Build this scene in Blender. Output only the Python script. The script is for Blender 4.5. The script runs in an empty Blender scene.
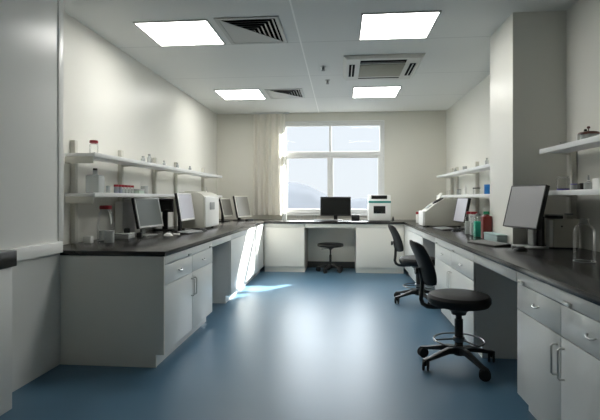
import bpy, bmesh, math, random
from mathutils import Vector, Matrix
random.seed(7)
PI = math.pi
S = bpy.context.scene
COL = S.collection

# ------------------------------------------------------------------ materials
def mat(name, col, rough=0.5, spec=0.5, metal=0.0, emit=None, estr=0.0, noise=0.0, nscale=8.0, bump=0.0, bscale=40.0, coat=0.0):
    m = bpy.data.materials.new(name); m.use_nodes = True
    nt = m.node_tree; b = nt.nodes['Principled BSDF']
    b.inputs['Base Color'].default_value = (*col, 1)
    b.inputs['Roughness'].default_value = rough
    b.inputs['Specular IOR Level'].default_value = spec
    b.inputs['Metallic'].default_value = metal
    b.inputs['Coat Weight'].default_value = coat
    if emit:
        b.inputs['Emission Color'].default_value = (*emit, 1); b.inputs['Emission Strength'].default_value = estr
    tc = nt.nodes.new('ShaderNodeTexCoord')
    if noise > 0:
        n = nt.nodes.new('ShaderNodeTexNoise'); n.inputs['Scale'].default_value = nscale; n.inputs['Detail'].default_value = 5
        nt.links.new(tc.outputs['Object'], n.inputs['Vector'])
        r = nt.nodes.new('ShaderNodeMix'); r.data_type = 'RGBA'
        r.inputs['A'].default_value = (*[c*(1-noise) for c in col], 1)
        r.inputs['B'].default_value = (*[min(1, c*(1+noise)) for c in col], 1)
        nt.links.new(n.outputs['Fac'], r.inputs['Factor'])
        nt.links.new(r.outputs['Result'], b.inputs['Base Color'])
    if bump > 0:
        n2 = nt.nodes.new('ShaderNodeTexNoise'); n2.inputs['Scale'].default_value = bscale; n2.inputs['Detail'].default_value = 3
        nt.links.new(tc.outputs['Object'], n2.inputs['Vector'])
        bp = nt.nodes.new('ShaderNodeBump'); bp.inputs['Strength'].default_value = bump; bp.inputs['Distance'].default_value = 0.01
        nt.links.new(n2.outputs['Fac'], bp.inputs['Height']); nt.links.new(bp.outputs['Normal'], b.inputs['Normal'])
    return m

def glass_mat(name, tint=(.985, .99, .99), rim=(.85, .88, .88), rim_amt=.12, base=.01, gloss=.03):
    m = bpy.data.materials.new(name); m.use_nodes = True
    nt = m.node_tree; nt.nodes.clear()
    out = nt.nodes.new('ShaderNodeOutputMaterial')
    tr = nt.nodes.new('ShaderNodeBsdfTransparent'); tr.inputs['Color'].default_value = (*tint, 1)
    gl = nt.nodes.new('ShaderNodeBsdfGlossy'); gl.inputs['Roughness'].default_value = gloss
    df = nt.nodes.new('ShaderNodeBsdfDiffuse'); df.inputs['Color'].default_value = (*rim, 1)
    fr = nt.nodes.new('ShaderNodeFresnel'); fr.inputs['IOR'].default_value = 1.33
    lw = nt.nodes.new('ShaderNodeLayerWeight'); lw.inputs['Blend'].default_value = .35
    mr = nt.nodes.new('ShaderNodeMapRange'); mr.inputs['To Min'].default_value = base; mr.inputs['To Max'].default_value = rim_amt
    nt.links.new(lw.outputs['Facing'], mr.inputs['Value'])
    m1 = nt.nodes.new('ShaderNodeMixShader'); m2 = nt.nodes.new('ShaderNodeMixShader')
    nt.links.new(mr.outputs['Result'], m1.inputs[0]); nt.links.new(tr.outputs[0], m1.inputs[1]); nt.links.new(df.outputs[0], m1.inputs[2])
    sc_ = nt.nodes.new('ShaderNodeMath'); sc_.operation = 'MULTIPLY'; sc_.inputs[1].default_value = .45
    nt.links.new(fr.outputs[0], sc_.inputs[0]); nt.links.new(sc_.outputs[0], m2.inputs[0]); nt.links.new(m1.outputs[0], m2.inputs[1]); nt.links.new(gl.outputs[0], m2.inputs[2])
    nt.links.new(m2.outputs[0], out.inputs['Surface'])
    return m

def window_glass():
    m = bpy.data.materials.new('window_pane_glass'); m.use_nodes = True
    nt = m.node_tree; nt.nodes.clear()
    out = nt.nodes.new('ShaderNodeOutputMaterial')
    tr = nt.nodes.new('ShaderNodeBsdfTransparent'); tr.inputs['Color'].default_value = (.95, .97, .98, 1)
    gl = nt.nodes.new('ShaderNodeBsdfGlossy'); gl.inputs['Roughness'].default_value = .01
    fr = nt.nodes.new('ShaderNodeFresnel'); fr.inputs['IOR'].default_value = 1.13
    mx = nt.nodes.new('ShaderNodeMixShader')
    nt.links.new(fr.outputs[0], mx.inputs[0]); nt.links.new(tr.outputs[0], mx.inputs[1]); nt.links.new(gl.outputs[0], mx.inputs[2])
    nt.links.new(mx.outputs[0], out.inputs['Surface'])
    return m

def ceiling_mat():
    m = mat('ceiling_tiles', (.74, .75, .73), .6, .3)
    nt = m.node_tree; b = nt.nodes['Principled BSDF']
    tc = nt.nodes.new('ShaderNodeTexCoord'); sp = nt.nodes.new('ShaderNodeSeparateXYZ')
    nt.links.new(tc.outputs['Object'], sp.inputs[0])
    def seam(sock, off, pitch, w):
        a = nt.nodes.new('ShaderNodeMath'); a.operation = 'SUBTRACT'; a.inputs[1].default_value = off - pitch/2
        nt.links.new(sock, a.inputs[0])
        p = nt.nodes.new('ShaderNodeMath'); p.operation = 'FLOORED_MODULO'; p.inputs[1].default_value = pitch
        nt.links.new(a.outputs[0], p.inputs[0])
        d = nt.nodes.new('ShaderNodeMath'); d.operation = 'SUBTRACT'; d.inputs[1].default_value = pitch/2
        nt.links.new(p.outputs[0], d.inputs[0])
        ab = nt.nodes.new('ShaderNodeMath'); ab.operation = 'ABSOLUTE'; nt.links.new(d.outputs[0], ab.inputs[0])
        l = nt.nodes.new('ShaderNodeMath'); l.operation = 'LESS_THAN'; l.inputs[1].default_value = w
        nt.links.new(ab.outputs[0], l.inputs[0]); return l.outputs[0]
    sx = seam(sp.outputs['X'], -.43, 2.68, .008); sy = seam(sp.outputs['Y'], 4.86, 1.34, .006)
    m1 = nt.nodes.new('ShaderNodeMix'); m1.data_type = 'RGBA'
    m1.inputs['A'].default_value = (.74, .75, .73, 1); m1.inputs['B'].default_value = (.55, .56, .55, 1)
    nt.links.new(sy, m1.inputs['Factor'])
    m2 = nt.nodes.new('ShaderNodeMix'); m2.data_type = 'RGBA'; m2.inputs['B'].default_value = (.95, .95, .93, 1)
    nt.links.new(sx, m2.inputs['Factor']); nt.links.new(m1.outputs['Result'], m2.inputs['A'])
    nt.links.new(m2.outputs['Result'], b.inputs['Base Color'])
    return m

def curtain_mat():
    m = mat('curtain_cloth', (.84, .82, .76), .8, .1)
    nt = m.node_tree; b = nt.nodes['Principled BSDF']; out = nt.nodes['Material Output']
    t = nt.nodes.new('ShaderNodeBsdfTranslucent'); t.inputs['Color'].default_value = (.86, .84, .78, 1)
    mx = nt.nodes.new('ShaderNodeMixShader'); mx.inputs[0].default_value = .5
    nt.links.new(b.outputs[0], mx.inputs[1]); nt.links.new(t.outputs[0], mx.inputs[2]); nt.links.new(mx.outputs[0], out.inputs['Surface'])
    return m

WALL = mat('wall_paint', (.75, .742, .69), .33, .12, noise=.02, nscale=2.5)
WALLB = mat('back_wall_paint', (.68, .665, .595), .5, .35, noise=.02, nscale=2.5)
PART_M = mat('partition_panel', (.79, .795, .77), .26, .25)
CEIL = ceiling_mat()
FLOOR = mat('blue_vinyl', (.064, .140, .215), .36, .45, noise=.10, nscale=1.6, bump=.05, bscale=5)
LAM = mat('white_laminate', (.78, .79, .77), .30, .5, noise=.012, nscale=3)
LAMB = mat('cream_laminate', (.80, .78, .715), .35, .45)
LAMG = mat('grey_laminate', (.36, .39, .38), .4, .4)
DARKP = mat('dark_skirting', (.07, .075, .07), .5, .3)
TOP = mat('black_worktop', (.017, .016, .015), .26, .5, noise=.15, nscale=60)
FRAMEW = mat('window_frame_white', (.70, .71, .70), .35, .5)
GLASSW = window_glass()
GLASS = glass_mat('clear_glass')
GLASSF = glass_mat('frosted_plastic', (.85, .87, .87), (.70, .73, .73), .75, .35, .25)
CHROME = mat('brushed_steel', (.62, .62, .60), .28, .5, 1.0)
STEELD = mat('dark_steel', (.22, .22, .22), .3, .5, 1.0)
BLACK = mat('black_plastic', (.012, .012, .012), .4, .45)
BLACKM = mat('black_rubber', (.018, .018, .018), .7, .3)
UPH = mat('black_upholstery', (.007, .0065, .006), .5, .3, bump=.15, bscale=220)
SILV = mat('silver_plastic', (.42, .43, .42), .35, .5)
GREYP = mat('grey_plastic', (.30, .31, .30), .45, .45)
BEIGE = mat('beige_plastic', (.54, .53, .465), .45, .4)
WHITEP = mat('white_plastic', (.88, .88, .85), .4, .45)
SHELF = mat('shelf_white', (.80, .81, .80), .35, .5)
POST = mat('post_beige', (.60, .59, .53), .5, .35)
SCR_OFF = mat('screen_dark', (.012, .013, .012), .25, .5)
SCR_GREY = mat('screen_grey', (.06, .07, .068), .3, .5, emit=(.5, .58, .55), estr=.06)
SCR_LIT = mat('screen_pale', (.1, .1, .1), .3, .5, emit=(.78, .79, .86), estr=.40)
SCR_MID = mat('screen_mid', (.1, .1, .1), .3, .5, emit=(.74, .75, .77), estr=.13)
SCR_BEIGE = mat('screen_sheen', (.1, .1, .09), .3, .5, emit=(.62, .58, .48), estr=.09)  # weak emission stands in for the room reflected in the screen face
RED = mat('red_cap', (.33, .02, .03), .4, .4)
REDB = mat('red_brown_plastic', (.17, .02, .015), .4, .45)
TEAL = mat('teal_plastic', (.02, .24, .22), .4, .45)
GREENL = mat('green_liquid', (.05, .58, .40), .2, .5)
CAPG = mat('green_cap', (.02, .2, .1), .4, .4)
BLUE = mat('blue_plastic', (.02, .19, .55), .4, .45)
BLUEL = mat('blue_label', (.10, .18, .60), .5, .3)
PURP = mat('purple_liquid', (.09, .07, .32), .3, .4)
CLEARL = mat('pale_liquid', (.55, .58, .56), .2, .5)
PALETEAL = mat('pale_teal_card', (.36, .47, .47), .6, .3)
BROWN = mat('brown_lid', (.10, .025, .015), .35, .5)
PALEG = mat('pale_green_plastic', (.38, .46, .40), .5, .4)
VENTM = mat('vent_metal', (.52, .53, .51), .45, .4)
VENTD = mat('vent_dark', (.01, .01, .01), .9, .1)
ACM = mat('ac_white', (.64, .64, .60), .45, .4)
ACG = mat('ac_grille', (.33, .325, .27), .7, .3, bump=.3, bscale=260)
LAMP = mat('lamp_diffuser', (.8, .8, .8), .5, .3, emit=(1.0, .985, .94), estr=15.5)
HILL = mat('far_hill', (.031, .033, .036), .9, 0.0, noise=.25, nscale=.05)
LAND = mat('far_ground', (.035, .036, .038), .9, 0.0, noise=.2, nscale=.05)
CURT = curtain_mat()

# ------------------------------------------------------------------ mesh helpers
class MB:
    def __init__(s): s.bm = bmesh.new()
    def box(s, x0, y0, z0, x1, y1, z1, bev=0.0, M=None, seg=2):
        t = bmesh.new(); bmesh.ops.create_cube(t, size=1)
        for v in t.verts:
            v.co = Vector(((x0+x1)/2 + v.co.x*(x1-x0), (y0+y1)/2 + v.co.y*(y1-y0), (z0+z1)/2 + v.co.z*(z1-z0)))
        if bev > 0: bmesh.ops.bevel(t, geom=t.edges[:], offset=bev, segments=seg, profile=.5, affect='EDGES')
        return s._add(t, M)
    def _add(s, t, M=None):
        if M is not None: bmesh.ops.transform(t, matrix=M, verts=t.verts)
        me = bpy.data.meshes.new('tmp'); t.to_mesh(me); t.free(); s.bm.from_mesh(me); bpy.data.meshes.remove(me); return s
    def lathe(s, prof, n=28, c=(0, 0, 0), M=None):
        """prof: list of (r, z) bottom to top; closed at both ends"""
        t = bmesh.new(); rings = []
        for r, z in prof:
            if r <= 1e-6: rings.append([t.verts.new((c[0], c[1], c[2]+z))])
            else: rings.append([t.verts.new((c[0]+r*math.cos(2*PI*i/n), c[1]+r*math.sin(2*PI*i/n), c[2]+z)) for i in range(n)])
        for a, b in zip(rings, rings[1:]):
            if len(a) == 1 and len(b) == 1: continue
            for i in range(n):
                j = (i+1) % n
                if len(a) == 1: t.faces.new((a[0], b[j], b[i]))
                elif len(b) == 1: t.faces.new((a[i], a[j], b[0]))
                else: t.faces.new((a[i], a[j], b[j], b[i]))
        if len(rings[0]) > 1: t.faces.new(rings[0][::-1])
        if len(rings[-1]) > 1: t.faces.new(rings[-1])
        return s._add(t, M)
    def cyl(s, p, q, r, n=16, r2=None):
        p = Vector(p); q = Vector(q); d = q-p
        M = Matrix.Translation(p) @ d.to_track_quat('Z', 'Y').to_matrix().to_4x4()
        return s.lathe([(r, 0), (r2 if r2 is not None else r, d.length)], n, (0, 0, 0), M)
    def tube(s, pts, r, n=10, closed=False):
        t = bmesh.new(); pts = [Vector(p) for p in pts]; N = len(pts); rings = []
        up = None
        for i, p in enumerate(pts):
            if closed: d = pts[(i+1) % N]-pts[i-1]
            else: d = pts[min(i+1, N-1)]-pts[max(i-1, 0)]
            d.normalize()
            if up is None:
                up = Vector((0, 0, 1)) if abs(d.z) < .9 else Vector((1, 0, 0))
            a = d.cross(up); a.normalize(); b = a.cross(d); b.normalize(); up = b
            rings.append([t.verts.new(p + a*r*math.cos(2*PI*k/n) + b*r*math.sin(2*PI*k/n)) for k in range(n)])
        R = list(zip(rings, rings[1:])) + ([(rings[-1], rings[0])] if closed else [])
        for a, b in R:
            for k in range(n):
                t.faces.new((a[k], a[(k+1) % n], b[(k+1) % n], b[k]))
        if not closed: t.faces.new(rings[0][::-1]); t.faces.new(rings[-1])
        bmesh.ops.recalc_face_normals(t, faces=t.faces[:])
        return s._add(t)
    def prism(s, pts, a0, a1, axis='z', bev=0.0, M=None):
        """outline pts (2D) extruded from a0 to a1 along the axis; x: (y,z) outline, y: (x,z), z: (x,y)"""
        t = bmesh.new()
        def P(u, v, w): return {'x': (w, u, v), 'y': (u, w, v), 'z': (u, v, w)}[axis]
        A = [t.verts.new(P(u, v, a0)) for u, v in pts]; B = [t.verts.new(P(u, v, a1)) for u, v in pts]
        t.faces.new(A); t.faces.new(B[::-1])
        for i in range(len(pts)):
            j = (i+1) % len(pts); t.faces.new((A[i], B[i], B[j], A[j]))
        bmesh.ops.recalc_face_normals(t, faces=t.faces[:])
        if bev > 0: bmesh.ops.bevel(t, geom=t.edges[:], offset=bev, segments=2, profile=.5, affect='EDGES')
        return s._add(t, M)
    def build(s, name, m, parent=None, smooth=True, label=None, loc=(0, 0, 0)):
        me = bpy.data.meshes.new(name); bmesh.ops.recalc_face_normals(s.bm, faces=s.bm.faces[:])
        s.bm.to_mesh(me); s.bm.free(); me.materials.append(m)
        if smooth:
            me.polygons.foreach_set('use_smooth', [True]*len(me.polygons))
            me.set_sharp_from_angle(angle=math.radians(32))
        o = bpy.data.objects.new(name, me); COL.objects.link(o)
        if parent: o.parent = parent
        o.location = loc
        if label: o['label'] = label
        return o

def tag(o, label, cat, group=None, kind=None):
    o['label'] = label; o['category'] = cat
    if group: o['group'] = group
    if kind: o['kind'] = kind
    return o
def thing(name, label, cat, loc=(0, 0, 0), rz=0.0, group=None):
    o = bpy.data.objects.new(name, None); COL.objects.link(o); o.location = loc; o.rotation_euler = (0, 0, math.radians(rz))
    o.empty_display_size = .05
    return tag(o, label, cat, group)
def struct(name, mb, m, smooth=False, parent=None):
    o = mb.build(name, m, parent, smooth)
    if parent is None: o['kind'] = 'structure'
    return o
def dup(root, loc, rz=None, label=None):
    def rec(o, par):
        c = o.copy(); COL.objects.link(c)
        if par: c.parent = par
        for ch in list(o.children): rec(ch, c)
        return c
    r = rec(root, None); r.location = loc
    if rz is not None: r.rotation_euler = (0, 0, math.radians(rz))
    if label: r['label'] = label
    return r

# ------------------------------------------------------------------ room shell
H = 3.0; XL = -2.47; XR = 2.0; YB = 8.9; YF = -1.6; XP = -2.24; YP = 3.49
WX0, WX1, WZ0, WZ1 = -1.14, .80, 1.02, 2.80
struct('floor', MB().box(XL-.2, YF-.2, -.12, XR+.2, YB+.25, 0), FLOOR)
struct('wall_left', MB().box(XL-.2, YF, 0, XL, YB, H), WALL)
struct('wall_right', MB().box(XR, YF, 0, XR+.2, YB, H), WALL)
struct('wall_front', MB().box(XL-.2, YF-.2, 0, XR+.2, YF, H), WALL)
b = MB()
b.box(XL-.2, YB, 0, WX0, YB+.11, H); b.box(WX1, YB, 0, XR+.2, YB+.11, H)
b.box(WX0, YB, 0, WX1, YB+.11, WZ0); b.box(WX0, YB, WZ1, WX1, YB+.11, H)
struct('wall_back', b, WALLB)
struct('wall_pillar', MB().box(1.54, 4.25, 0, XR, 4.88, H), WALL)
struct('wall_partition', MB().box(XL, YF, 0, XP, YP, H), PART_M)
struct('trim_1', MB().box(XP, YF, .897, XP+.036, YP-.05, .985, .004), PART_M, True)
struct('trim_2', MB().box(XP, YP-.065, .987, XP+.007, YP+.001, H, .002), PART_M, True)

# ceiling with square openings for the two vents
VENTS = [(-1.15, -.60, 4.16, 4.82), (-1.14, -.62, 6.93, 7.52)]
def ceiling():
    xs = sorted({XL-.2, XR+.2, *[v[0] for v in VENTS], *[v[1] for v in VENTS]})
    ys = sorted({YF-.2, YB+.25, *[v[2] for v in VENTS], *[v[3] for v in VENTS]})
    b = MB()
    for xa, xb in zip(xs, xs[1:]):
        for ya, yb in zip(ys, ys[1:]):
            cx, cy = (xa+xb)/2, (ya+yb)/2
            if any(v[0] < cx < v[1] and v[2] < cy < v[3] for v in VENTS): continue
            b.box(xa, ya, H, xb, yb, H+.12)
    bmesh.ops.remove_doubles(b.bm, verts=b.bm.verts[:], dist=1e-5)
    return struct('ceiling', b, CEIL)
ceiling()

# window_1 : frame, four panes, sill
w = bpy.data.objects.new('window_1', None); COL.objects.link(w); w.location = ((WX0+WX1)/2, YB, WZ0); w['kind'] = 'structure'
w['label'] = 'wide white framed window of four panes above the back bench'; w['category'] = 'window'
ox, oz = (WX0+WX1)/2, WZ0
hw = (WX1-WX0)/2; hh = WZ1-WZ0
b = MB(); y0, y1 = .02, .10
b.box(-hw, y0, 0, -hw+.05, y1, hh, .006); b.box(hw-.05, y0, 0, hw, y1, hh, .006)
b.box(-hw+.05, y0, hh-.06, hw-.05, y1, hh, .006); b.box(-hw+.05, y0, 0, hw-.05, y1, .06, .006)
TZ = 2.185-oz
b.box(-hw+.05, y0, TZ-.04, hw-.05, y1, TZ+.055, .006)
mx = -.21-ox
b.box(mx-.022, y0, TZ+.055, mx+.022, y1, hh-.06, .005); b.box(mx-.022, y0, .06, mx+.022, y1, TZ-.04, .006)
b.build('window_frame', FRAMEW, w)
for (xa, xb, za, zb) in ((-hw+.05, mx-.022, .06, TZ-.04), (mx+.022, hw-.05, .06, TZ-.04)):
    b = MB(); t = .034
    b.box(xa, .035, za, xa+t, .085, zb, .004); b.box(xb-t, .035, za, xb, .085, zb, .004)
    b.box(xa+t, .035, za, xb-t, .085, za+t, .004); b.box(xa+t, .035, zb-t, xb-t, .085, zb, .004)
    s_ = b.build('window_sash', FRAMEW, w)
    MB().box(xa+t-.004, .056, za+t-.004, xb-t+.004, .064, zb-t+.004).build('window_pane', GLASSW, s_, False)
for (xa, xb) in ((-hw+.05, mx-.022), (mx+.022, hw-.05)):
    MB().box(xa-.004, .056, TZ+.051, xb+.004, .064, hh-.056).build('window_pane', GLASSW, w, False)
b = MB(); q = .035   # casing round the opening on the room side
b.box(-hw-q, -.015, -.005, -hw, 0, hh+q, .004); b.box(hw, -.015, -.005, hw+q, 0, hh+q, .004); b.box(-hw, -.015, hh, hw, 0, hh+q, .004)
b.build('window_casing', FRAMEW, w)
MB().box(-hw-.06, -.05, -.035, hw+.06, .12, 0, .006).build('window_sill', FRAMEW, w)

# outside: land, far hills, far building
struct('ground', MB().box(-400, 20, -14.2, 400, 620, -14), LAND)
def ridge(name, Y, prof, depth):
    b = MB(); t = bmesh.new(); rows = []
    for k, (dy, s) in enumerate(((-depth, 0), (-depth*.45, .7), (0, 1), (depth*.6, .8), (depth*1.3, 0))):
        rows.append([t.verts.new((x + (random.random()-.5)*3, Y+dy, -14.5 + (z+14.5)*s)) for x, z in prof])
    for a, c in zip(rows, rows[1:]):
        for i in range(len(prof)-1): t.faces.new((a[i], a[i+1], c[i+1], c[i]))
    b._add(t); o = b.build(name, HILL, None, True); o['kind'] = 'structure'; return o
k = 260/455
def hx(px): return (px-341)*k*1.0
ridge('hill', 260, [(hx(150), -14), (hx(200), 6), (hx(240), 9), (hx(270), 10), (hx(284), 10.5), (hx(300), 10), (hx(312), 8.2), (hx(322), 5), (hx(332), 1.5), (hx(345), 0), (hx(362), 1.2), (hx(380), .5), (hx(430), 3), (hx(500), -14)], 60)
# ------------------------------------------------------------------ ceiling fittings
def ceiling_light(x0, x1, y0, y1, label):
    cx, cy = (x0+x1)/2, (y0+y1)/2; hx_, hy_ = (x1-x0)/2, (y1-y0)/2
    t = thing('ceiling_light', label, 'light', (cx, cy, H), 0, 'square panel lights in the ceiling')
    b = MB(); f_ = .018
    b.box(-hx_-f_, -hy_-f_, -.012, hx_+f_, -hy_, 0, .002); b.box(-hx_-f_, hy_, -.012, hx_+f_, hy_+f_, 0, .002)
    b.box(-hx_-f_, -hy_, -.012, -hx_, hy_, 0, .002); b.box(hx_, -hy_, -.012, hx_+f_, hy_, 0, .002)
    b.build('light_frame', VENTM, t)
    MB().box(-hx_, -hy_, -.008, hx_, hy_, -.001).build('diffuser', LAMP, t, False)
ceiling_light(-1.95, -1.26, 4.17, 4.81, 'square lit ceiling panel, near the camera, by the larger looking louvred vent')
ceiling_light(.20, .875, 4.16, 4.81, 'square lit ceiling panel just on the camera side of the air conditioner')
ceiling_light(-1.94, -1.265, 6.89, 7.54, 'square lit ceiling panel farthest back on the left, beside the smaller looking vent')
ceiling_light(.20, .885, 6.90, 7.58, 'square lit ceiling panel between the air conditioner and the window wall')

def vent(x0, x1, y0, y1, label):
    cx, cy = (x0+x1)/2, (y0+y1)/2; hx_, hy_ = (x1-x0)/2, (y1-y0)/2
    t = thing('ceiling_vent', label, 'vent', (cx, cy, H), 0, 'square louvred air vents in the ceiling')
    b = MB()
    for q in ((-hx_, -hy_, -hx_+.01, hy_), (hx_-.01, -hy_, hx_, hy_), (-hx_+.01, -hy_, hx_-.01, -hy_+.01), (-hx_+.01, hy_-.01, hx_-.01, hy_)):
        b.box(q[0], q[1], 0, q[2], q[3], .12)
    b.box(-hx_, -hy_, .115, hx_, hy_, .125)
    b.build('duct_box', VENTD, t, False)
    b = MB(); f_ = .03
    b.box(-hx_-f_, -hy_-f_, -.01, hx_+f_, -hy_+.012, 0, .002); b.box(-hx_-f_, hy_-.012, -.01, hx_+f_, hy_+f_, 0, .002)
    b.box(-hx_-f_, -hy_+.012, -.01, -hx_+.012, hy_-.012, 0, .002); b.box(hx_-.012, -hy_+.012, -.01, hx_+f_, hy_-.012, 0, .002)
    b.build('vent_frame', VENTM, t)
    MB().prism([(-hx_+.012, -hy_+.012), (-hx_+.012, hy_-.012), (hx_-.012, hy_-.012)], -.006, -.003, 'z').build('blank_plate', VENTM, t, False)
    n = 6; ax, ay = hx_-.012, hy_-.012
    for i in range(n):
        so = 1 - (i+.42)/n; si = max(so - .46/n, .01); zo, zi = -.004, .0075
        tb = bmesh.new()
        for cor in (((-1, -1), (1, -1)), ((1, -1), (1, 1))):
            V = [tb.verts.new((sx*s_*ax, sy*s_*ay, z+dz)) for dz in (0, .0015) for (s_, z) in ((so, zo), (si, zi)) for sx, sy in cor]
            tb.faces.new((V[0], V[1], V[3], V[2])); tb.faces.new((V[4], V[6], V[7], V[5]))
            tb.faces.new((V[0], V[4], V[5], V[1])); tb.faces.new((V[2], V[3], V[7], V[6]))
            tb.faces.new((V[0], V[2], V[6], V[4])); tb.faces.new((V[1], V[5], V[7], V[3]))
        m_ = MB(); m_._add(tb); m_.build('louvre', VENTM, t, False)
vent(*VENTS[0], 'square louvred ceiling vent beside the nearer left light panel')
vent(*VENTS[1], 'square louvred ceiling vent beside the farther left light panel, close to the back wall')

ac = thing('ceiling_air_conditioner', 'white ceiling cassette air conditioner with a beige grille and dark slots', 'air conditioner', (.5, 5.83, H-.001))
b = MB(); b.prism([(-.475, 0), (.475, 0), (.43, -.05), (-.43, -.05)], -.475, .475, 'y'); b.build('housing', ACM, ac, False)
MB().box(-.27, -.27, -.062, .27, .27, -.050, .004).build('intake_grille', ACG, ac)
for (x0, y0, x1, y1) in ((-.27, -.42, .27, -.31), (-.27, .35, .27, .385), (-.40, -.27, -.33, .27), (.33, -.27, .40, .27)):
    sl = MB().box(x0, y0, -.054, x1, y1, -.0502).build('air_slot', VENTD, ac, False)
    b = MB()
    if x1-x0 > y1-y0: b.box(x0+.01, (y0+y1)/2+.012, -.056, x1-.01, (y0+y1)/2+.018, -.0545, .001)
    else: b.box((x0+x1)/2-.006, y0+.01, -.056, (x0+x1)/2+.006, y1-.01, -.0545, .001)
    b.build('flap', ACM, sl)

def sprinkler(loc, label):
    t = thing('ceiling_sprinkler', label, 'sprinkler', loc, 0, 'small fire sprinklers in the ceiling')
    MB().lathe([(0, -.006), (.035, -.006), (.038, 0), (0, 0)], 20).build('escutcheon', SILV, t)
    b = MB(); b.cyl((0, 0, -.04), (0, 0, -.006), .012, 12); b.lathe([(0, -.058), (.024, -.055), (.024, -.052), (0, -.050)], 14)
    b.cyl((-.012, 0, -.052), (-.012, 0, -.02), .003, 8); b.cyl((.012, 0, -.052), (.012, 0, -.02), .003, 8)
    b.build('head', GREYP, t)
sprinkler((-.225, 5.78, H), 'small round fire sprinkler on the ceiling left of the air conditioner, nearer the camera')
sprinkler((-.19, 6.45, H), 'small round fire sprinkler on the ceiling, farther one near the right back light panel')

# ------------------------------------------------------------------ benches
ZT = .912; ZB = .872
XLF, XRF, YBF = -1.38, 1.10, 8.07      # cabinet fronts
def cabinet(label, w_, d_, loc, rz, style='drawers', far_first=False, end_panel=False, m=None, group='bench cabinets'):
    """front faces local -Y at y=0, width along +X"""
    m = m or LAM
    t = thing('base_cabinet', label, 'cabinet', loc, rz, group)
    g = .003
    MB().box(.0, .022, .10, w_, d_, ZB-.001).build('body', m, t, False)
    MB().box(.0, .07, 0, w_, d_-.02, .10).build('plinth', m, t, False)
    MB().box(g, -.002, .802, w_-g, .021, ZB-.002, .002).build('top_rail', m, t)
    fr = lambda u: (u if far_first else 1-u)*w_
    if style == 'drawers':
        for u in (.07, .57):
            b = MB(); x = fr(u); b.box(x-.035, -.016, .806, x+.035, -.002, .826, .004); b.build('pull_tab', CHROME, t)
        for k_ in range(2):
            xa, xb = w_*k_/2+g, w_*(k_+1)/2-g
            dr = MB().box(xa, 0, .640, xb, .021, .797, .002).build('drawer', m, t)
            b = MB(); xm = xa+(xb-xa)*(.5)
            b.tube([(xm-.034, 0, .722), (xm-.031, -.010, .716), (xm-.014, -.017, .711), (xm+.014, -.017, .711), (xm+.031, -.010, .716), (xm+.034, 0, .722)], .005, 8)
            b.build('handle', CHROME, dr)
            do = MB().box(xa, 0, .108, xb, .021, .634, .002).build('door', m, t)
            xh = w_/2 + (-.036 if k_ == 0 else .036)
            b = MB(); b.tube([(xh, 0, .585), (xh, -.022, .585), (xh, -.030, .577), (xh, -.030, .438), (xh, -.022, .430), (xh, 0, .430)], .0055, 8)
            b.build('handle', CHROME, do)
    else:
        n = 2 if style == 'two doors' else 1
        for k_ in range(n):
            MB().box(w_*k_/n+g, 0, .108, w_*(k_+1)/n-g, .021, .797, .002).build('door', m, t)
    return t

def end_panel(label, x0, x1, y0, y1, front, z1=ZB-.002, m=None):
    pass
# left bench: first unit with end panel, knee space, second unit
dl = XLF - XL - .01
c = cabinet('white base cabinet with steel handles at the near end of the left bench', 1.325, dl-.02, (XLF, 3.472, 0), 90, 'drawers', False)
# end panel closing the near end, with a toe notch
b = MB(); b.prism([(.0, ZB-.002), (XLF-XP-.006, ZB-.002), (XLF-XP-.006, 0), (.065, 0), (.065, .10), (.0, .10)], -.022, -.001, 'x'); b.build('end_panel', LAMB, c, False, 'plain off-white end panel')
cabinet('plain white base cabinet on the left bench catching the wedge of sunlight', 2.42, dl-.02, (XLF, 5.63, 0), 90, 'two doors', False)
def knee(label, w_, d_, loc, rz, back, m=None, dark=False):
    t = thing('knee_space_panel', label, 'panel', loc, rz, 'knee spaces under the benches')
    MB().box(.003, -.002, .802, w_-.003, .021, ZB-.002, .002).build('top_rail', m or LAM, t)
    MB().box(.003, back, 0, w_-.003, back+.018, ZB-.002).build('back_panel', m or LAM, t, False)
    MB().box(.003, back-.012, 0, w_-.003, back-.001, .12 if dark else .06, .002).build('skirting', DARKP if dark else (m or LAM), t)
    return t
knee('open knee space of the left bench between its two white cabinets', 5.63-4.80, dl, (XLF, 4.80, 0), 90, .80)
# grey side panels visible inside the knee spaces (outer side skins of the units)
def side_skin(label, x0, x1, y, z0=0, m=LAMG, name='side_panel'):
    o = MB().box(x0, y-.006, 0, x1, y-.0005, .80, .001).build(name, m)
    return tag(o, label, 'panel', 'grey panels inside the knee spaces')
# back bench
db = YB - YBF - .01
cabinet('cream base cabinet under the back bench, left of the knee space', 1.35+XLF*-1-.64-1.37+.005, db, (XLF+.005, YBF, 0), 0, 'one door', m=LAMB)
cabinet('cream base cabinet under the back bench, right of the knee space', XRF-.005-.265, db, (.265, YBF, 0), 0, 'one door', m=LAMB)
knee('open knee space of the back bench with a dark skirting behind the stool', .90, db, (-.637, YBF, 0), 0, .62, LAMB, True)
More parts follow.
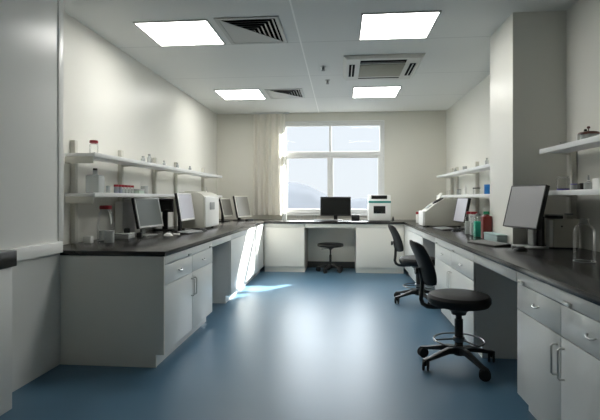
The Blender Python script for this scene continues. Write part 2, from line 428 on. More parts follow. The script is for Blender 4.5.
# right bench (local x runs towards the camera)
dr_ = XR - XRF - .01
cabinet('white base cabinet of the right bench nearest the camera, beside the front drafting chair', 1.14, dr_, (XRF, 2.965, 0), -90, 'drawers', True)
cabinet('white base cabinet of the right bench cut by the bottom right of the picture', 1.14, dr_, (XRF, 1.82, 0), -90, 'drawers', True)
knee('open knee space of the right bench behind the front drafting chair', 3.90-2.97, dr_, (XRF, 3.90, 0), -90, .62)
cabinet('white base cabinet of the right bench between the two drafting chairs', 5.47-3.90-.005, .43, (XRF, 5.468, 0), -90, 'drawers', True)
knee('narrow knee space of the right bench behind the far drafting chair', 6.27-5.475, dr_, (XRF, 6.27, 0), -90, .62)
cabinet('white base cabinet at the far end of the right bench by the back corner', 8.065-6.28, dr_, (XRF, 8.062, 0), -90, 'two doors', True)

# worktops
def top(label, pts):
    o = MB().prism(pts, ZB, ZT, 'z', .004).build('worktop', TOP); return tag(o, label, 'worktop', 'black bench worktops')
top('black worktop of the left bench', [(XP+.003, 3.445), (XLF+.012, 3.445), (XLF+.012, 8.04), (XL+.003, 8.04), (XL+.003, 3.495), (XP+.003, 3.495)])
top('black worktop of the back bench under the window', [(XL+.003, 8.043), (XR-.003, 8.043), (XR-.003, YB-.003), (XL+.003, YB-.003)])
top('black worktop of the right bench running round the wall pillar', [(XRF-.012, .62), (XR-.003, .62), (XR-.003, 4.247), (1.537, 4.247), (1.537, 4.883), (XR-.003, 4.883), (XR-.003, 8.04), (XRF-.012, 8.04)])

# shallow ledge unit by the partition, at the left edge of the picture
t = thing('ledge_cabinet', 'shallow pale cabinet with a thick black top against the left partition', 'cabinet', (XP, 0, 0))
MB().box(.037, -.8, 0, .172, 2.70, .893, .003).build('body', PART_M, t)
b = MB(); b.box(.042, -.8, .895, .180, 2.735, .998, .008); b.build('top_slab', TOP, t)

# ------------------------------------------------------------------ curtain
def curtain():
    t = bmesh.new(); nx, nz = 120, 14; rows = []
    for j in range(nz+1):
        z = 1.0 + (2.97-1.0)*j/nz; u0 = j/nz; row = []
        for i in range(nx+1):
            u = i/nx; x = -1.71 + .63*u + .012*math.sin(u*9)*(1-u0)
            y = 8.80 + (.026+.008*math.sin(u*17))*math.sin(u*2*PI*5.5 + .35*math.sin(u0*3)) * (.75+.25*(1-u0))
            row.append(t.verts.new((x, y, z)))
        rows.append(row)
    for a, c_ in zip(rows, rows[1:]):
        for i in range(nx): t.faces.new((a[i], a[i+1], c_[i+1], c_[i]))
    b = MB(); b._add(t)
    r = thing('curtain', 'beige sheer curtain gathered at the left side of the window', 'curtain', (0, 0, 0))
    b.build('fabric', CURT, r)
    b = MB(); b.box(-1.75, 8.77, 2.972, -1.0, 8.83, 2.998, .003); b.build('curtain_track', FRAMEW, r)
curtain()

# ------------------------------------------------------------------ wall racks
def rack(label, side, y0, y1, xw, xf, zs, posts, post_top, y0s=None, endp=True):
    """side -1: on left wall (x grows to the room), +1: right wall"""
    t = thing('wall_shelf_rack', label, 'shelf', (xw, y0, 0)); s = -side; dxf = abs(xf-xw)
    def X(a): return s*a
    for z in zs:
        b = MB(); xa, xb = sorted((X(.052), X(dxf)))
        b.box(xa, 0, z-.028, xb, y1-y0, z, .003)
        sh = b.build('shelf_board', SHELF, t)
        b = MB(); xa, xb = sorted((X(dxf-.008), X(dxf+.006))); b.box(xa, .002, z-.034, xb, y1-y0-.002, z+.006, .002); b.build('front_lip', SHELF, sh)
        if endp:
            b = MB(); xa, xb = sorted((X(.05), X(dxf-.01))); b.box(xa, .0, z-.09, xb, .02, z-.029, .002); b.build('end_bracket', POST, sh)
    for p in posts:
        b = MB(); xa, xb = sorted((X(.003), X(.05))); b.box(xa, p-y0-.025, ZT+.002, xb, p-y0+.025, post_top, .004); po = b.build('post', POST, t)
        for z in zs:
            b = MB()
            xa, xb = X(.05), X(dxf-.06)
            b.prism([(xa, z-.030), (xb, z-.030), (xa, z-.05)], p-y0-.006, p-y0+.006, 'y'); b.build('bracket', POST, po, False)
    return t
ZU, ZL = 1.725, 1.372
rack('long white two tier shelf rack on the left wall above the monitors', -1, 3.80, 8.10, XL, -2.15, (ZU, ZL), (3.98, 4.87, 5.80, 6.58, 7.90), 1.86)
rack('white two tier shelf rack on the far part of the right wall, behind the pillar', 1, 4.92, 8.40, XR, 1.72, (ZU, ZL), (5.4, 6.84, 7.99, 8.35), 1.86, endp=False)
rack('white two tier shelf rack on the right wall holding the brown lidded jar', 1, 1.2, 4.12, XR, 1.72, (1.745, 1.385), (4.08, 2.6, 1.3), 1.75, endp=False)

# ------------------------------------------------------------------ chairs
def caster(parent, x, y, ang, r=.042):
    b = MB(); M = Matrix.Translation((x, y, r)) @ Matrix.Rotation(ang, 4, 'Z')
    for s in (-1, 1):
        b.lathe([(0, -.009), (r*.85, -.009), (r, -.005), (r, .005), (r*.85, .009), (0, .009)], 20, (0, 0, 0), M @ Matrix.Translation((0, s*.017, 0)) @ Matrix.Rotation(PI/2, 4, 'X'))
    b.box(-.02, -.007, .0, .028, .007, r*.95, .004, M)
    b.cyl((x, y, r*1.2), (x, y, r*1.2+.035), .009, 10)
    return b.build('caster', BLACKM, parent)
def legs(t, angs, R, zh=.145):
    for a in angs:
        a = math.radians(a); ca, sa = math.cos(a), math.sin(a); b = MB()
        M = Matrix.Rotation(a, 4, 'Z')
        b.prism([(.02, zh+.012), (.10, zh+.008), (R-.03, .098), (R+.022, .090), (R+.022, .078), (R-.03, .074), (.10, zh-.038), (.02, zh-.045)], -.021, .021, 'y', .006, M)
        lg = b.build('leg', BLACK, t)
        caster(lg, R*ca, R*sa, a+.9)
def drafting_chair(label, loc, rz):
    t = thing('drafting_chair', label, 'chair', loc, rz, 'black drafting chairs at the right bench')
    legs(t, (140, 200, 288, 17), .305)
    b = MB(); b.lathe([(.04, .09), (.042, .15), (.032, .17), (.032, .37), (.024, .375), (.024, .42)], 20); b.build('column', BLACK, t)
    b = MB(); b.lathe([(.055, .41), (.06, .43), (.10, .462), (.17, .475), (.17, .482), (0, .482)], 24); b.box(-.05, .04, .435, .02, .17, .445, .003); b.build('seat_plate', BLACK, t)
    b = MB(); b.lathe([(0, .480), (.185, .480), (.226, .489), (.241, .514), (.241, .545), (.226, .566), (.185, .577), (.10, .580), (0, .581)], 44); b.build('seat', UPH, t)
    b = MB(); R = .19
    b.tube([(R*math.cos(2*PI*i/40), R*math.sin(2*PI*i/40), .205) for i in range(40)], .007, 10, True)
    for a in (60, 180, 300):
        a = math.radians(a); b.cyl((.03*math.cos(a), .03*math.sin(a), .215), (R*math.cos(a), R*math.sin(a), .205), .007, 8)
    b.lathe([(.036, .195), (.044, .2), (.044, .23), (.036, .235)], 20)
    b.build('foot_ring', STEELD, t)
    # J-shaped bar carrying the backrest
    b = MB(); path = [(-.10, 0, .468), (-.20, 0, .466), (-.25, 0, .470), (-.285, 0, .492), (-.298, 0, .53), (-.290, 0, .60), (-.288, 0, .68), (-.308, 0, .78)]
    pts = []
    for i in range(len(path)-1):
        for k_ in range(4): pts.append(Vector(path[i]).lerp(Vector(path[i+1]), k_/4))
    pts.append(Vector(path[-1]))
    b.tube(pts, .017, 10); b.build('back_bar', BLACK, t)
    # curved backrest pad, concave towards the seat (+X)
    tb = bmesh.new(); nu, nv = 14, 14; F = []; B = []
    for j in range(nv+1):
        v = j/nv*2-1; rf = []; rb = []
        for i in range(nu+1):
            u = i/nu*2-1
            hw_ = .165*(1-.18*abs(v)**3)*(1.0 if True else 0); hv = .172*(1-.10*abs(u)**4)
            y = u*hw_; z = .82 + v*hv
            bend = .075*u*u
            lean = -.245 - .115*(v*.5+.5)**1.2 - .02*(v*v)
            edge = max(abs(u), abs(v))**6
            th = .030*(1-edge) + .006
            xm = lean + bend*.6 + (.012 if v < -.2 else 0)*0
            rf.append(tb.verts.new((xm+th, y, z))); rb.append(tb.verts.new((xm-th*.8, y, z)))
        F.append(rf); B.append(rb)
    for j in range(nv):
        for i in range(nu):
            tb.faces.new((F[j][i], F[j][i+1], F[j+1][i+1], F[j+1][i])); tb.faces.new((B[j][i], B[j+1][i], B[j+1][i+1], B[j][i+1]))
    for j in range(nv):
        tb.faces.new((F[j][0], F[j+1][0], B[j+1][0], B[j][0])); tb.faces.new((F[j][nu], B[j][nu], B[j+1][nu], F[j+1][nu]))
    for i in range(nu):
        tb.faces.new((F[0][i], B[0][i], B[0][i+1], F[0][i+1])); tb.faces.new((F[nv][i], F[nv][i+1], B[nv][i+1], B[nv][i]))
    b = MB(); b._add(tb); bk = b.build('backrest', UPH, t)
    MB().lathe([(0, 0), (.022, 0), (.026, .008), (.026, .02), (0, .02)], 14, (0, 0, 0), Matrix.Translation((-.325, 0, .75)) @ Matrix.Rotation(-PI/2, 4, 'Y')).build('knob', BLACK, bk)
    return t
ch = drafting_chair('black drafting chair with a foot ring, nearest the camera, at the right bench', (.93, 3.705, 0), 4)
dup(ch, (.985, 5.93, 0), 2, 'black drafting chair farther along the right bench, partly behind the nearer chair')
st = thing('lab_stool', 'round black backless stool in the knee space under the window', 'stool', (-.19, 8.22, 0), 10)
legs(st, (20, 92, 164, 236, 308), .22, .12)
b = MB(); b.lathe([(.035, .07), (.035, .13), (.022, .14), (.022, .30), (.014, .305), (.014, .41)], 16); b.build('column', BLACK, st)
b = MB(); b.lathe([(.025, .40), (.03, .41), (.09, .445), (.09, .452), (0, .452)], 18); b.tube([(-.03, -.01, .425), (-.13, -.05, .42), (-.17, -.06, .418)], .006, 8); b.build('seat_plate', BLACK, st)
b = MB(); b.lathe([(0, .45), (.20, .452), (.232, .463), (.238, .482), (.228, .505), (.19, .515), (0, .518)], 36); b.build('seat', UPH, st)

# ------------------------------------------------------------------ monitors
def monitor(label, loc, rz, w_=.50, h_=.34, zc=.30, tilt=12, scr=SCR_OFF, bez=SILV, stand=BLACK, fwd=.07, bezw=.018, stand_w=0):
    """screen faces local -Y"""
    t = thing('computer_monitor', label, 'monitor', loc, rz, 'computer monitors on the benches')
    M = Matrix.Translation((0, -fwd, zc)) @ Matrix.Rotation(math.radians(-tilt), 4, 'X')
    b = MB(); b.box(-w_/2, -.004, -h_/2, w_/2, .030, h_/2, .006, M)
    b.box(-w_*.3, .030, -h_*.3, w_*.3, .052, h_*.3, .008, M)
    ho = b.build('housing', BLACK, t)
    b = MB(); e = bezw
    b.box(-w_/2, -.012, -h_/2, -w_/2+e, -.004, h_/2, .002, M); b.box(w_/2-e, -.012, -h_/2, w_/2, -.004, h_/2, .002, M)
    b.box(-w_/2+e, -.012, -h_/2, w_/2-e, -.004, -h_/2+e*1.3, .002, M); b.box(-w_/2+e, -.012, h_/2-e, w_/2-e, -.004, h_/2, .002, M)
    b.build('bezel', bez, t)
    MB().box(-w_/2+e, -.008, -h_/2+e*1.3, w_/2-e, -.0045, h_/2-e, 0, M).build('screen', scr, t, False)
    if stand_w:
        b = MB(); b.box(-stand_w/2, .024, .012, stand_w/2, .05, zc-.08, .006); b.build('stand_cover', BLACK, t)
    b = MB(); b.box(-.035, -.012, .012, .035, .022, zc-.02, .006); b.box(-.03, -fwd+.045, zc-.06, .03, .02, zc, .006); b.build('stand', stand, t)
    b = MB(); b.prism([(-.115, -.11), (.115, -.11), (.13, -.05), (.13, .06), (.10, .085), (-.10, .085), (-.13, .06), (-.13, -.05)], 0, .014, 'z', .004); b.build('foot', stand, t)
    return t
monitor('grey screened monitor in a silver bezel nearest the camera on the left bench', (-2.19, 4.88, ZT), 80, .46, .335, .256, 12, SCR_GREY, SILV, SILV)
monitor('pale bright screened monitor in front of the large beige instrument on the left bench', (-1.99, 5.50, ZT), 90, .50, .34, .31, 9, SCR_LIT, WHITEP, BLACK)
monitor('small black display facing the camera behind the pale bright screen', (-2.28, 5.74, ZT), 6, .25, .17, .322, 2, SCR_OFF, BLACK, BLACK)
monitor('dim monitor just beyond the large beige instrument on the left bench', (-2.09, 7.93, ZT), 84, .48, .33, .250, 12, SCR_BEIGE, BEIGE, BLACK)
monitor('grey beige monitor at the far left corner, nearest the curtain', (-1.87, 8.27, ZT), 72, .48, .40, .26, 12, SCR_BEIGE, BEIGE, BLACK)
monitor('wide black monitor on the back bench in front of the window', (-.10, 8.50, ZT), 0, .56, .35, .265, 2, SCR_OFF, BLACK, BLACK)
monitor('white screened monitor beside the sloping instrument on the right bench', (1.69, 6.34, ZT), -84, .40, .33, .256, 11, SCR_LIT, BLACK, BLACK, bezw=.008)
monitor('large grey screened monitor in front of the pillar on the right bench', (1.615, 4.03, ZT), -74, .43, .37, .345, 14, SCR_MID, BLACK, SILV, bezw=.008, stand_w=.19)

def keyboard(label, loc, rz, m=BLACK, mk=GREYP):
    t = thing('keyboard', label, 'keyboard', loc, rz, 'computer keyboards')
    MB().prism([(-.08, 0), (.08, 0), (.08, .024), (-.08, .012)], -.21, .21, 'x', .003).build('case', m, t)
    b = MB()
    for r in range(5):
        for c_ in range(14):
            x = -.195+c_*.0285; y = -.065+r*.028; z = .013+(y+.08)/.16*.012
            if r == 0 and 3 < c_ < 9:
                if c_ == 4: b.box(x, y, z-.002, x+.0285*5-.004, y+.024, z+.006, .001, None, 1)
                continue
            b.box(x, y, z-.002, x+.0245, y+.024, z+.006)
    b.build('keys', mk, t, False)
    return t
keyboard('dark keyboard in front of the pale bright screen on the left bench', (-1.80, 5.30, ZT), 84, BLACK, SILV)
keyboard('dark keyboard at the left of the black monitor on the back bench', (-.28, 8.21, ZT), 4)
keyboard('dark keyboard in front of the white screen beside the sloping instrument', (1.36, 6.20, ZT), -86)
keyboard('grey keyboard in front of the large grey screen on the right bench', (1.31, 4.20, ZT), -74, BLACK, GREYP)
def mouse(label, loc, rz, m):
    t = thing('computer_mouse', label, 'mouse', loc, rz, 'computer mice')
    prof = [(-.06, 0, .018), (-.05, .018, .026), (-.02, .033, .032), (.02, .034, .033), (.045, .024, .030), (.06, .008, .02)]
    tb = bmesh.new(); rows = []
    for y, h_, w_ in prof:
        rows.append([tb.verts.new((w_*math.cos(PI*k_/8), y, max(.001, h_*math.sin(PI*k_/8)))) for k_ in range(9)])
    for a, c_ in zip(rows, rows[1:]):
        for k_ in range(8): tb.faces.new((a[k_], a[k_+1], c_[k_+1], c_[k_]))
        tb.faces.new((a[0], c_[0], c_[8], a[8]))
    tb.faces.new(rows[0]); tb.faces.new(rows[-1][::-1])
    b = MB(); b._add(tb); b.build('shell', m, t)
    MB().box(-.003, .015, .028, .003, .035, .036, .001).build('scroll_wheel', GREYP, t)
mouse('black mouse beside the keyboard of the pale bright screen', (-1.74, 5.62, ZT), 100, BLACK)
mouse('black mouse by the keyboard of the white screen beside the sloping instrument', (1.44, 5.86, ZT), -80, BLACK)
mouse('black mouse at the near end of the grey keyboard, under the large grey screen', (1.42, 3.76, ZT), -70, BLACK)
mouse('white mouse at the foot of the silver bezelled monitor', (-1.90, 4.88, ZT), 60, WHITEP)
tag(MB().box(-.035, -.02, 0, .035, .02, .016, .004).build('eraser', WHITEP, None, True, None, (-1.86, 5.02, ZT)), 'small white block lying beside the white mouse', 'eraser')

# ------------------------------------------------------------------ instruments
t = thing('lab_instrument', 'large beige boxy instrument with a small grey display on the left bench', 'instrument', (-1.78, 5.80, ZT))
b = MB(); b.prism([(-.345, .02), (0, .02), (0, .44), (-.035, .475), (-.10, .50), (-.345, .50)], 0, .68, 'y', .012); b.build('housing', BEIGE, t)
b = MB(); b.prism([(.001, .03), (.018, .035), (.018, .43), (.001, .437)], .02, .66, 'y', .004); b.build('front_panel', WHITEP, t)
MB().box(.018, .20, .26, .024, .42, .36, .003).build('display', GREYP, t)
MB().box(-.30, .10, .50, -.12, .50, .512, .004).build('top_lid', BEIGE, t)
for x in (-.30, -.07):
    for y in (.06, .62): MB().lathe([(.02, 0), (.02, .02), (0, .02)], 12, (x, y, 0)).build('foot', BLACKM, t)

t = thing('thermal_cycler', 'white instrument with a teal stripe and dark window on the back bench', 'instrument', (.69, 8.40, ZT))
MB().box(-.195, -.17, .012, .195, .17, .47, .012).build('housing', WHITEP, t)
MB().prism([(-.171, .40), (-.171, .465), (-.176, .462), (-.178, .405)], -.15, .13, 'x').build('display', SCR_OFF, t, False)
MB().box(-.197, -.176, .330, .197, -.168, .365, .002).build('stripe', TEAL, t)
MB().box(-.11, -.178, .14, .10, -.168, .275, .004).build('window', SCR_OFF, t)
MB().box(-.18, -.15, 0, .18, .15, .012).build('base', BLACKM, t, False)

t = thing('sloping_instrument', 'large cream instrument with a sloping top and round dark opening on the right bench', 'instrument', (1.22, 7.16, ZT), -90)
# local +x runs towards the camera, local +y towards the wall
b = MB(); b.prism([(0, .012), (.56, .012), (.56, .33), (.50, .40), (.28, .41), (.14, .33), (.03, .24), (0, .22)], 0, .40, 'x', .012)
b.build('housing', BEIGE, t)
MB().box(.01, -.03, .012, .39, .004, .225, .008).build('front_panel', WHITEP, t)
sl = math.atan2(.08, .14)
M = Matrix.Translation((.28, .21, .375)) @ Matrix.Rotation(sl*.95, 4, 'X')
b = MB(); b.lathe([(.088, 0), (.088, .012), (.07, .016), (.066, .004), (0, .004)], 28, (0, 0, 0), M); b.build('opening_ring', BLACK, t)
M2 = Matrix.Translation((.12, .24, .392)) @ Matrix.Rotation(math.radians(60), 4, 'X')
MB().box(-.10, 0, 0, .10, .11, .010, .003, M2).build('hinged_lid', BEIGE, t)
M3 = Matrix.Translation((.19, .085, .29)) @ Matrix.Rotation(sl*1.2, 4, 'X')
MB().box(-.10, -.04, 0, .10, .04, .006, .002, M3).build('keypad', GREYP, t)
for x in (.05, .35):
    for y in (.05, .5): MB().lathe([(.02, 0), (.02, .012), (0, .012)], 12, (x, y, 0)).build('foot', BLACKM, t)

t = thing('computer_tower', 'upright white computer case behind the silver bezelled monitor', 'computer', (-2.37, 4.77, ZT))
MB().box(-.045, -.09, .0, .045, .20, .38, .008).build('case', WHITEP, t)
MB().box(.045, -.06, .05, .049, .17, .34, .002).build('side_cover', WHITEP, t)

t = thing('white_cabinet_instrument', 'cream box instrument behind the clear domed jar on the right bench', 'instrument', (1.745, 3.915, ZT), -5)
MB().box(0, 0, .012, .19, .12, .245, .004).build('housing', BEIGE, t)
MB().box(-.028, .012, .012, -.001, .11, .235, .004).build('side_door', WHITEP, t)
MB().lathe([(0, 0), (.008, 0), (.006, .006), (0, .006)], 12, (0, 0, 0), Matrix.Translation((.06, 0, .185)) @ Matrix.Rotation(PI/2, 4, 'X')).build('knob', BLACK, t)
MB().box(-.02, .01, 0, .18, .11, .012).build('base', BLACKM, t, False)
def simple_box(name, label, cat, loc, dims, m, rz=0, group=None, bev=.004, lidm=None):
    t = thing(name, label, cat, loc, rz, group); a, d, h = dims
    if lidm:
        MB().box(-a/2, -d/2, 0, a/2, d/2, h*.72, bev).build('body', m, t)
        MB().box(-a/2-.002, -d/2-.002, h*.725, a/2+.002, d/2+.002, h, bev).build('lid', lidm, t)
    else:
        MB().box(-a/2, -d/2, 0, a/2, d/2, h, bev).build('body', m, t)
        MB().box(-a/2+.012, -d/2+.012, h, a/2-.012, d/2-.012, h+.003, .001).build('top_panel', m, t)
    return t
simple_box('tray', 'flat dark tray device lying on the cream box instrument', 'device', (1.775, 3.985, ZT+.2455), (.12, .08, .035), BLACK, -8, None, .006, GREYP)
simple_box('small_box', 'little grey box with black end on top of the cream box instrument', 'box', (1.885, 3.965, ZT+.2455), (.05, .05, .045), BEIGE, -8, None, .003, GREYP)
simple_box('card_box', 'low pale teal box against the pillar behind the large grey screen', 'box', (1.487, 4.565, ZT), (.09, .39, .075), PALETEAL, 0, None, .003, PALETEAL)
simple_box('white_box', 'small white box on the near end of the left bench', 'box', (-2.33, 4.02, ZT), (.07, .07, .065), WHITEP, 10, None, .004)
simple_box('balance', 'low grey balance on the left bench in front of the white computer case', 'balance', (-2.24, 4.52, ZT), (.18, .20, .055), SILV, 5, None, .01, GREYP)
simple_box('adapter', 'little black adapter block lying on the grey balance', 'adapter', (-2.22, 4.56, ZT+.056), (.06, .06, .045), BLACK, 20, None, .006)
simple_box('desk_phone', 'small black device beside the foot of the silver bezelled monitor', 'device', (-2.13, 4.66, ZT), (.05, .08, .05), BLACK, 15, None, .006)
simple_box('speaker', 'small black box beside the black monitor on the back bench', 'box', (.27, 8.55, ZT), (.15, .12, .105), BLACK, 0, None, .008, BLACKM)
simple_box('desk_dock', 'small dark dock in front of the monitor nearest the curtain', 'device', (-1.66, 8.16, ZT), (.16, .07, .03), BLACK, 60, None, .006)
simple_box('wall_box', 'white box behind the clear domed jar at the right edge of the picture', 'box', (1.93, 3.36, ZT), (.09, .12, .13), WHITEP, 0, None, .004)

# ------------------------------------------------------------------ vessels
def vessel(name, label, cat, loc, prof, cap=None, capm=None, glass=None, liq=None, liqm=None, group=None, n=24, rz=0):
    t = thing(name, label, cat, loc, rz, group)
    b = MB(); b.lathe(prof, n); b.build('body', glass or GLASS, t)
    if liq:
        r, h = liq; b = MB(); b.lathe([(0, .004), (r*.96, .004), (r, .010), (r, h), (0, h)], n); b.build('contents', liqm or CLEARL, t)
    if cap:
        r, z0, h = cap; b = MB(); b.lathe([(0, z0), (r, z0), (r*1.02, z0+h*.2), (r, z0+h*.9), (r*.9, z0+h), (0, z0+h)], n); b.build('cap', capm or RED, t)
    return t
def bp(r, h, rn=None, hs=None):
    """bottle profile: body radius, total height, neck radius, shoulder start"""
    rn = rn or r*.45; hs = hs or h*.68
    return [(0, 0), (r*.95, 0), (r, .006), (r, hs), (r*.93, hs+(h-hs)*.25), (r*.7, hs+(h-hs)*.5), (rn, hs+(h-hs)*.7), (rn, h)]
def jp(r, h): return [(0, 0), (r*.95, 0), (r, .005), (r, h)]
def square_bottle(name, label, loc, a, d, h, hb, neck, capz, capr, caph, m, capm, group=None, liq=None, liqm=None, rz=0):
    t = thing(name, label, 'bottle', loc, rz, group)
    b = MB(); b.box(-a/2, -d/2, 0, a/2, d/2, hb, min(a, d)*.14, None, 3); b.lathe([(neck*1.5, hb-.004), (neck, hb+.012), (neck, h)], 18); b.build('body', m, t)
    if liq: MB().box(-a/2+.004, -d/2+.004, .004, a/2-.004, d/2-.004, liq, min(a, d)*.1).build('contents', liqm, t)
    MB().lathe([(0, capz), (capr, capz), (capr*1.03, capz+caph*.3), (capr*.95, capz+caph), (0, capz+caph)], 18).build('cap', capm, t)
    return t

# left bench vessels
t = vessel('glass_carboy', 'large clear jar with a red lid and curved tube on the left bench', 'jar', (-2.27, 4.22, ZT),
       [(0, 0), (.07, 0), (.078, .008), (.080, .14), (.074, .22), (.058, .275), (.050, .29), (.050, .315)], (.056, .31, .036), RED)
MB().tube([(.03, -.02, .305), (.052, -.03, .285), (.064, -.034, .25), (.070, -.036, .21), (.073, -.036, .17)], .006, 8).build('tube', WHITEP, t)
vessel('beaker', 'small frosted beaker standing in front of the large red lidded jar', 'beaker', (-2.17, 4.10, ZT), jp(.045, .11), None, None, GLASSF, (.042, .05), CLEARL)
vessel('beaker', 'frosted tumbler between the small white box and the red lidded jar', 'beaker', (-2.36, 4.33, ZT), jp(.035, .095), None, None, GLASSF)
# right bench vessels
vessel('plastic_bottle', 'white bottle with a red cap beyond the sloping instrument on the right bench', 'bottle', (1.31, 7.86, ZT), bp(.045, .15, .034, .13), (.046, .145, .04), RED, WHITEP)
G = 'reagent bottles on the right bench'
vessel('reagent_bottle', 'clear reagent bottle with a red cap nearest the white screen', 'bottle', (1.47, 5.42, ZT), bp(.042, .24, .02, .18), (.024, .232, .03), RED, GLASS, (.039, .15), CLEARL, G)
square_bottle('reagent_bottle', 'clear square reagent bottle with a wide red cap beside the green one', (1.475, 5.22, ZT), .085, .085, .245, .21, .026, .238, .038, .028, GLASS, RED, G, .15, CLEARL)
square_bottle('reagent_bottle', 'reagent bottle filled with green liquid beside the red brown bottle', (1.465, 5.03, ZT), .09, .085, .235, .205, .022, .228, .025, .022, GLASS, GREYP, G, .17, GREENL)
square_bottle('reagent_bottle', 'tall square red brown bottle with a green cap', (1.487, 4.825, ZT), .092, .08, .265, .235, .024, .25, .030, .030, REDB, CAPG, G)
t = vessel('bell_jar', 'clear domed glass jar standing at the near right end of the worktop', 'jar', (1.585, 3.13, ZT),
       [(0, 0), (.060, 0), (.064, .004), (.064, .19), (.060, .215), (.046, .24), (.026, .252), (.026, .278), (.030, .282)])
b = MB(); b.tube([(.063*math.cos(2*PI*i/30), .063*math.sin(2*PI*i/30), .005) for i in range(30)], .003, 6, True)
b.build('base_rim', GLASSF, t)
vessel('specimen_bottle', 'little dark bottle at the right of the teal striped instrument', 'bottle', (.955, 8.50, ZT), bp(.018, .06, .009), (.012, .058, .016), BLACK, BLACK)
# clear glassware at the left of the window
for x, y, h, r, lb in ((-1.05, 8.42, .14, .04, 'clear glass beaker at the foot of the curtain on the back bench'), (-.78, 8.60, .08, .05, 'low clear glass dish under the left window pane, midway to the black monitor'), (-.50, 8.62, .09, .035, 'short clear beaker just left of the black monitor')):
    vessel('beaker', lb, 'beaker', (x, y, ZT), jp(r, h), None, None, GLASSF if r == .04 else GLASS)

# left upper shelf
vessel('specimen_jar', 'clear bottle with a red cap at the near end of the upper left shelf', 'bottle', (-2.22, 3.92, ZU), bp(.037, .105, .03, .085), (.036, .10, .024), RED, GLASS)
for y, r, h, lb in ((5.01, .025, .07, 'small clear vial on the upper left shelf above the green box'), (5.18, .024, .11, 'taller clear vial on the upper left shelf above the green box'), (5.63, .02, .07, 'little grey vial on the upper left shelf above the pale bright screen'),
                    (6.10, .02, .08, 'little grey vial on the upper left shelf above the beige instrument'), (6.63, .022, .07, 'last little grey vial toward the back corner on the upper left shelf')):
    vessel('vial', lb, 'vial', (-2.25, y, ZU), bp(r, h, r*.6), (r*.65, h-.002, .014), GREYP, GLASSF, None, None, 'vials on the upper left shelf')
# left lower shelf
square_bottle('storage_bottle', 'large clear square bottle with a dark cap on the lower left shelf', (-2.25, 3.995, ZL), .13, .12, .222, .17, .02, .212, .02, .018, GLASSF, BLACK)
vessel('beaker', 'small grey cup between the large clear bottle and the red capped vials', 'cup', (-2.22, 4.17, ZL), jp(.02, .075), None, None, GLASSF)
vl = []
names = ['first', 'second', 'third', 'fourth', 'fifth', 'sixth']
for i in range(6):
    y = 4.33 + i*.067
    vl.append(vessel('sample_vial', 'red capped vial on the lower left shelf, %s of six from the camera' % names[i], 'vial', (-2.22, y, ZL), jp(.022, .075), (.0235, .07, .022), RED, GLASS if i > 1 else GLASSF,
              (.020, .05), BLUEL if i < 2 else CLEARL, 'red capped vials on the lower left shelf'))
simple_box('sample_box', 'low pale green box after the red capped vials on the lower left shelf', 'box', (-2.24, 4.85, ZL), (.10, .13, .055), PALEG, 0, None, .004, GREYP)
vessel('beaker', 'clear beaker with measuring lip beside the pale green box on the lower left shelf', 'beaker', (-2.24, 5.02, ZL), [(0, 0), (.038, 0), (.04, .005), (.04, .09), (.045, .095)], None, None, GLASSF)
vessel('vial', 'small dark topped vial on the lower left shelf above the beige instrument', 'vial', (-2.24, 6.74, ZL), jp(.02, .045), (.02, .042, .012), BLACK, GLASSF)
vessel('flask', 'clear round flask near the far end of the lower left shelf', 'flask', (-2.26, 7.47, ZL), [(0, 0), (.05, 0), (.055, .01), (.05, .05), (.02, .09), (.018, .14)], None, None, GLASS)

# right far rack
vessel('specimen_jar', 'small grey jar on the upper shelf of the far right rack', 'jar', (1.80, 6.83, ZU), jp(.03, .055), (.031, .052, .016), GREYP, GLASSF)
vessel('vial', 'slim clear vial on the upper right shelf close to the pillar', 'vial', (1.80, 5.82, ZU), bp(.022, .09, .012), (.013, .088, .014), GREYP, GLASSF)
vessel('vial', 'short clear vial toward the back corner on the upper right shelf', 'vial', (1.80, 7.37, ZU), bp(.022, .06, .013), (.014, .058, .014), GREYP, GLASSF)
vessel('specimen_jar', 'clear jar with a flat dark lid beside the blue canister on the right shelf', 'jar', (1.79, 6.22, ZL), jp(.045, .085), (.048, .082, .014), BLACK, GLASS)
t = thing('canister', 'bright blue canister on the lower right shelf beside the pillar', 'canister', (1.768, 5.68, ZL))
MB().lathe([(0, 0), (.040, 0), (.042, .004), (.042, .10), (0, .10)], 24).build('body', BLUE, t)
MB().lathe([(0, .101), (.043, .101), (.043, .118), (.038, .122), (0, .122)], 24).build('lid', BLUE, t)
vessel('plastic_bottle', 'slender white bottle on the lower right shelf above the white screen', 'bottle', (1.80, 6.80, ZL), bp(.025, .12, .011, .08), (.012, .118, .02), WHITEP, WHITEP)
vessel('specimen_jar', 'clear jar with a grey lid left of the slender white bottle on the right shelf', 'jar', (1.80, 7.15, ZL), jp(.03, .08), (.031, .078, .014), GREYP, GLASSF)
vessel('beaker', 'clear tumbler at the far end of the lower right shelf', 'beaker', (1.80, 7.85, ZL), jp(.028, .09), None, None, GLASS)

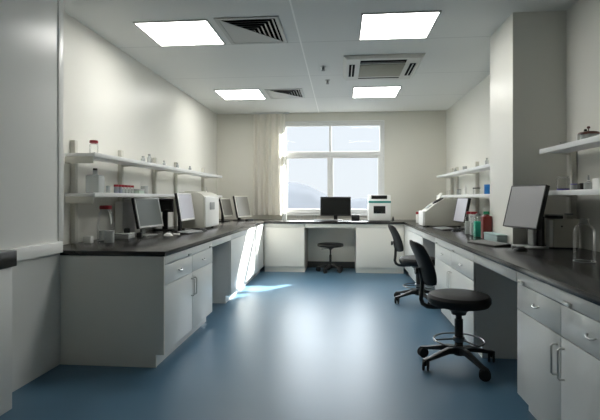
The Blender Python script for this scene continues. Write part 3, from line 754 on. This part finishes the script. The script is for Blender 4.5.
# right near rack
t = thing('lidded_jar', 'clear jar with a brown lid and two dark knobs on the upper near right shelf', 'jar', (1.84, 3.575, 1.745))
MB().lathe([(0, 0), (.058, 0), (.063, .006), (.063, .056), (0, .056)], 30).build('body', GLASSF, t)
lid = MB().lathe([(0, .057), (.069, .057), (.071, .064), (.066, .074), (.04, .082), (.012, .084), (0, .084)], 30).build('lid', BROWN, t)
b = MB(); b.cyl((.0, 0, .08), (.0, 0, .105), .004, 8); b.lathe([(0, .100), (.010, .104), (.012, .112), (.008, .12), (0, .122)], 14); b.build('knob', BROWN, lid)
b = MB(); b.lathe([(0, .078), (.010, .08), (.012, .088), (.008, .096), (0, .098)], 14, (-.032, -.02, 0)); b.build('knob', BLACK, lid)
vessel('small_bottle', 'tiny white vial beside the brown lidded jar on the upper near right shelf', 'vial', (1.755, 3.55, 1.745), jp(.012, .05), (.0125, .048, .01), WHITEP, WHITEP)
vessel('beaker', 'faint clear dish left of the brown lidded jar on the upper near right shelf', 'dish', (1.80, 3.83, 1.745), jp(.045, .035), None, None, GLASS)
z = 1.385
vessel('glass_jar', 'clear jar with a little purple liquid on the near right lower shelf', 'jar', (1.80, 3.88, z), bp(.05, .125, .04, .10), None, None, GLASS, (.046, .022), PURP)
vessel('specimen_jar', 'short clear pot beside the black cube on the near right lower shelf', 'jar', (1.80, 3.69, z), jp(.03, .05), (.031, .048, .008), PURP, GLASSF)
simple_box('black_cube', 'small black box between the clear pot and the dropper bottle', 'box', (1.81, 3.612, z), (.045, .045, .055), BLACK, 0, None, .004)
vessel('dropper_bottle', 'white dropper bottle with a thin spout on the near right lower shelf', 'bottle', (1.82, 3.535, z), [(0, 0), (.030, 0), (.032, .005), (.032, .055), (.012, .065), (.008, .075), (.006, .115), (0, .115)], (.010, .062, .014), WHITEP, GLASSF)
simple_box('white_carton', 'white carton at the right end of the near right lower shelf', 'box', (1.87, 3.43, z), (.11, .10, .085), WHITEP, 0, None, .003)

# ------------------------------------------------------------------ light
wd = bpy.data.worlds.new('World'); S.world = wd; wd.use_nodes = True
nt = wd.node_tree; bg = nt.nodes['Background']
bg.inputs['Strength'].default_value = 1.0
tcw = nt.nodes.new('ShaderNodeTexCoord'); sx_ = nt.nodes.new('ShaderNodeSeparateXYZ'); nt.links.new(tcw.outputs['Generated'], sx_.inputs[0])
rp = nt.nodes.new('ShaderNodeValToRGB'); cr = rp.color_ramp      # pale hazy horizon brightening to a bright veiled sky overhead
stops = [(0.0, (.0425, .044, .0455)), (.02, (.043, .0445, .046)), (.17, (.0425, .0445, .047)), (.30, (.55, .57, .59)), (.6, (.95, .975, 1.0)), (1.0, (.85, .91, 1.0))]
cr.elements[0].position, cr.elements[0].color = 0.0, (*stops[0][1], 1)
cr.elements[1].position, cr.elements[1].color = 1.0, (*stops[-1][1], 1)
for p_, c_ in stops[1:-1]:
    e = cr.elements.new(p_); e.color = (*c_, 1)
nt.links.new(sx_.outputs['Z'], rp.inputs['Fac'])
vm = nt.nodes.new('ShaderNodeVectorMath'); vm.operation = 'SCALE'; vm.inputs['Scale'].default_value = 22.0
nt.links.new(rp.outputs['Color'], vm.inputs[0]); nt.links.new(vm.outputs[0], bg.inputs['Color'])
sd = bpy.data.lights.new('sun', 'SUN'); sd.energy = 52.0; sd.angle = math.radians(1.6); sd.color = (1.0, .95, .86)
so = bpy.data.objects.new('sun', sd); COL.objects.link(so); so.location = (7.1, 18.9, 9)
so.rotation_euler = Vector((-.71, -1.0, -.82)).to_track_quat('-Z', 'Y').to_euler()
pd = bpy.data.lights.new('window_portal', 'AREA'); pd.shape = 'RECTANGLE'; pd.size = WX1-WX0; pd.size_y = WZ1-WZ0
pd.cycles.is_portal = True
po = bpy.data.objects.new('window_portal', pd); COL.objects.link(po); po.location = ((WX0+WX1)/2, YB+.13, (WZ0+WZ1)/2)
po.rotation_euler = (-PI/2, 0, 0)

# ------------------------------------------------------------------ camera
cd = bpy.data.cameras.new('camera'); co = bpy.data.objects.new('camera', cd); COL.objects.link(co)
F = 455.0
cd.sensor_fit = 'HORIZONTAL'; cd.sensor_width = 36; cd.lens = 36*F/600
cd.shift_y = -12/600
co.location = (0, 0, 1.33); co.rotation_euler = (PI/2, 0, math.atan(41/F))
cd.clip_start = .05; cd.clip_end = 2000
S.camera = co
S.view_settings.view_transform = 'Standard'; S.view_settings.look = 'None'
S.view_settings.exposure = 0; S.view_settings.gamma = 1; S.view_settings.use_curve_mapping = False
S.cycles.use_denoising = True
S.cycles.max_bounces = 10; S.cycles.diffuse_bounces = 6; S.cycles.transparent_max_bounces = 24
S.cycles.sample_clamp_indirect = 6
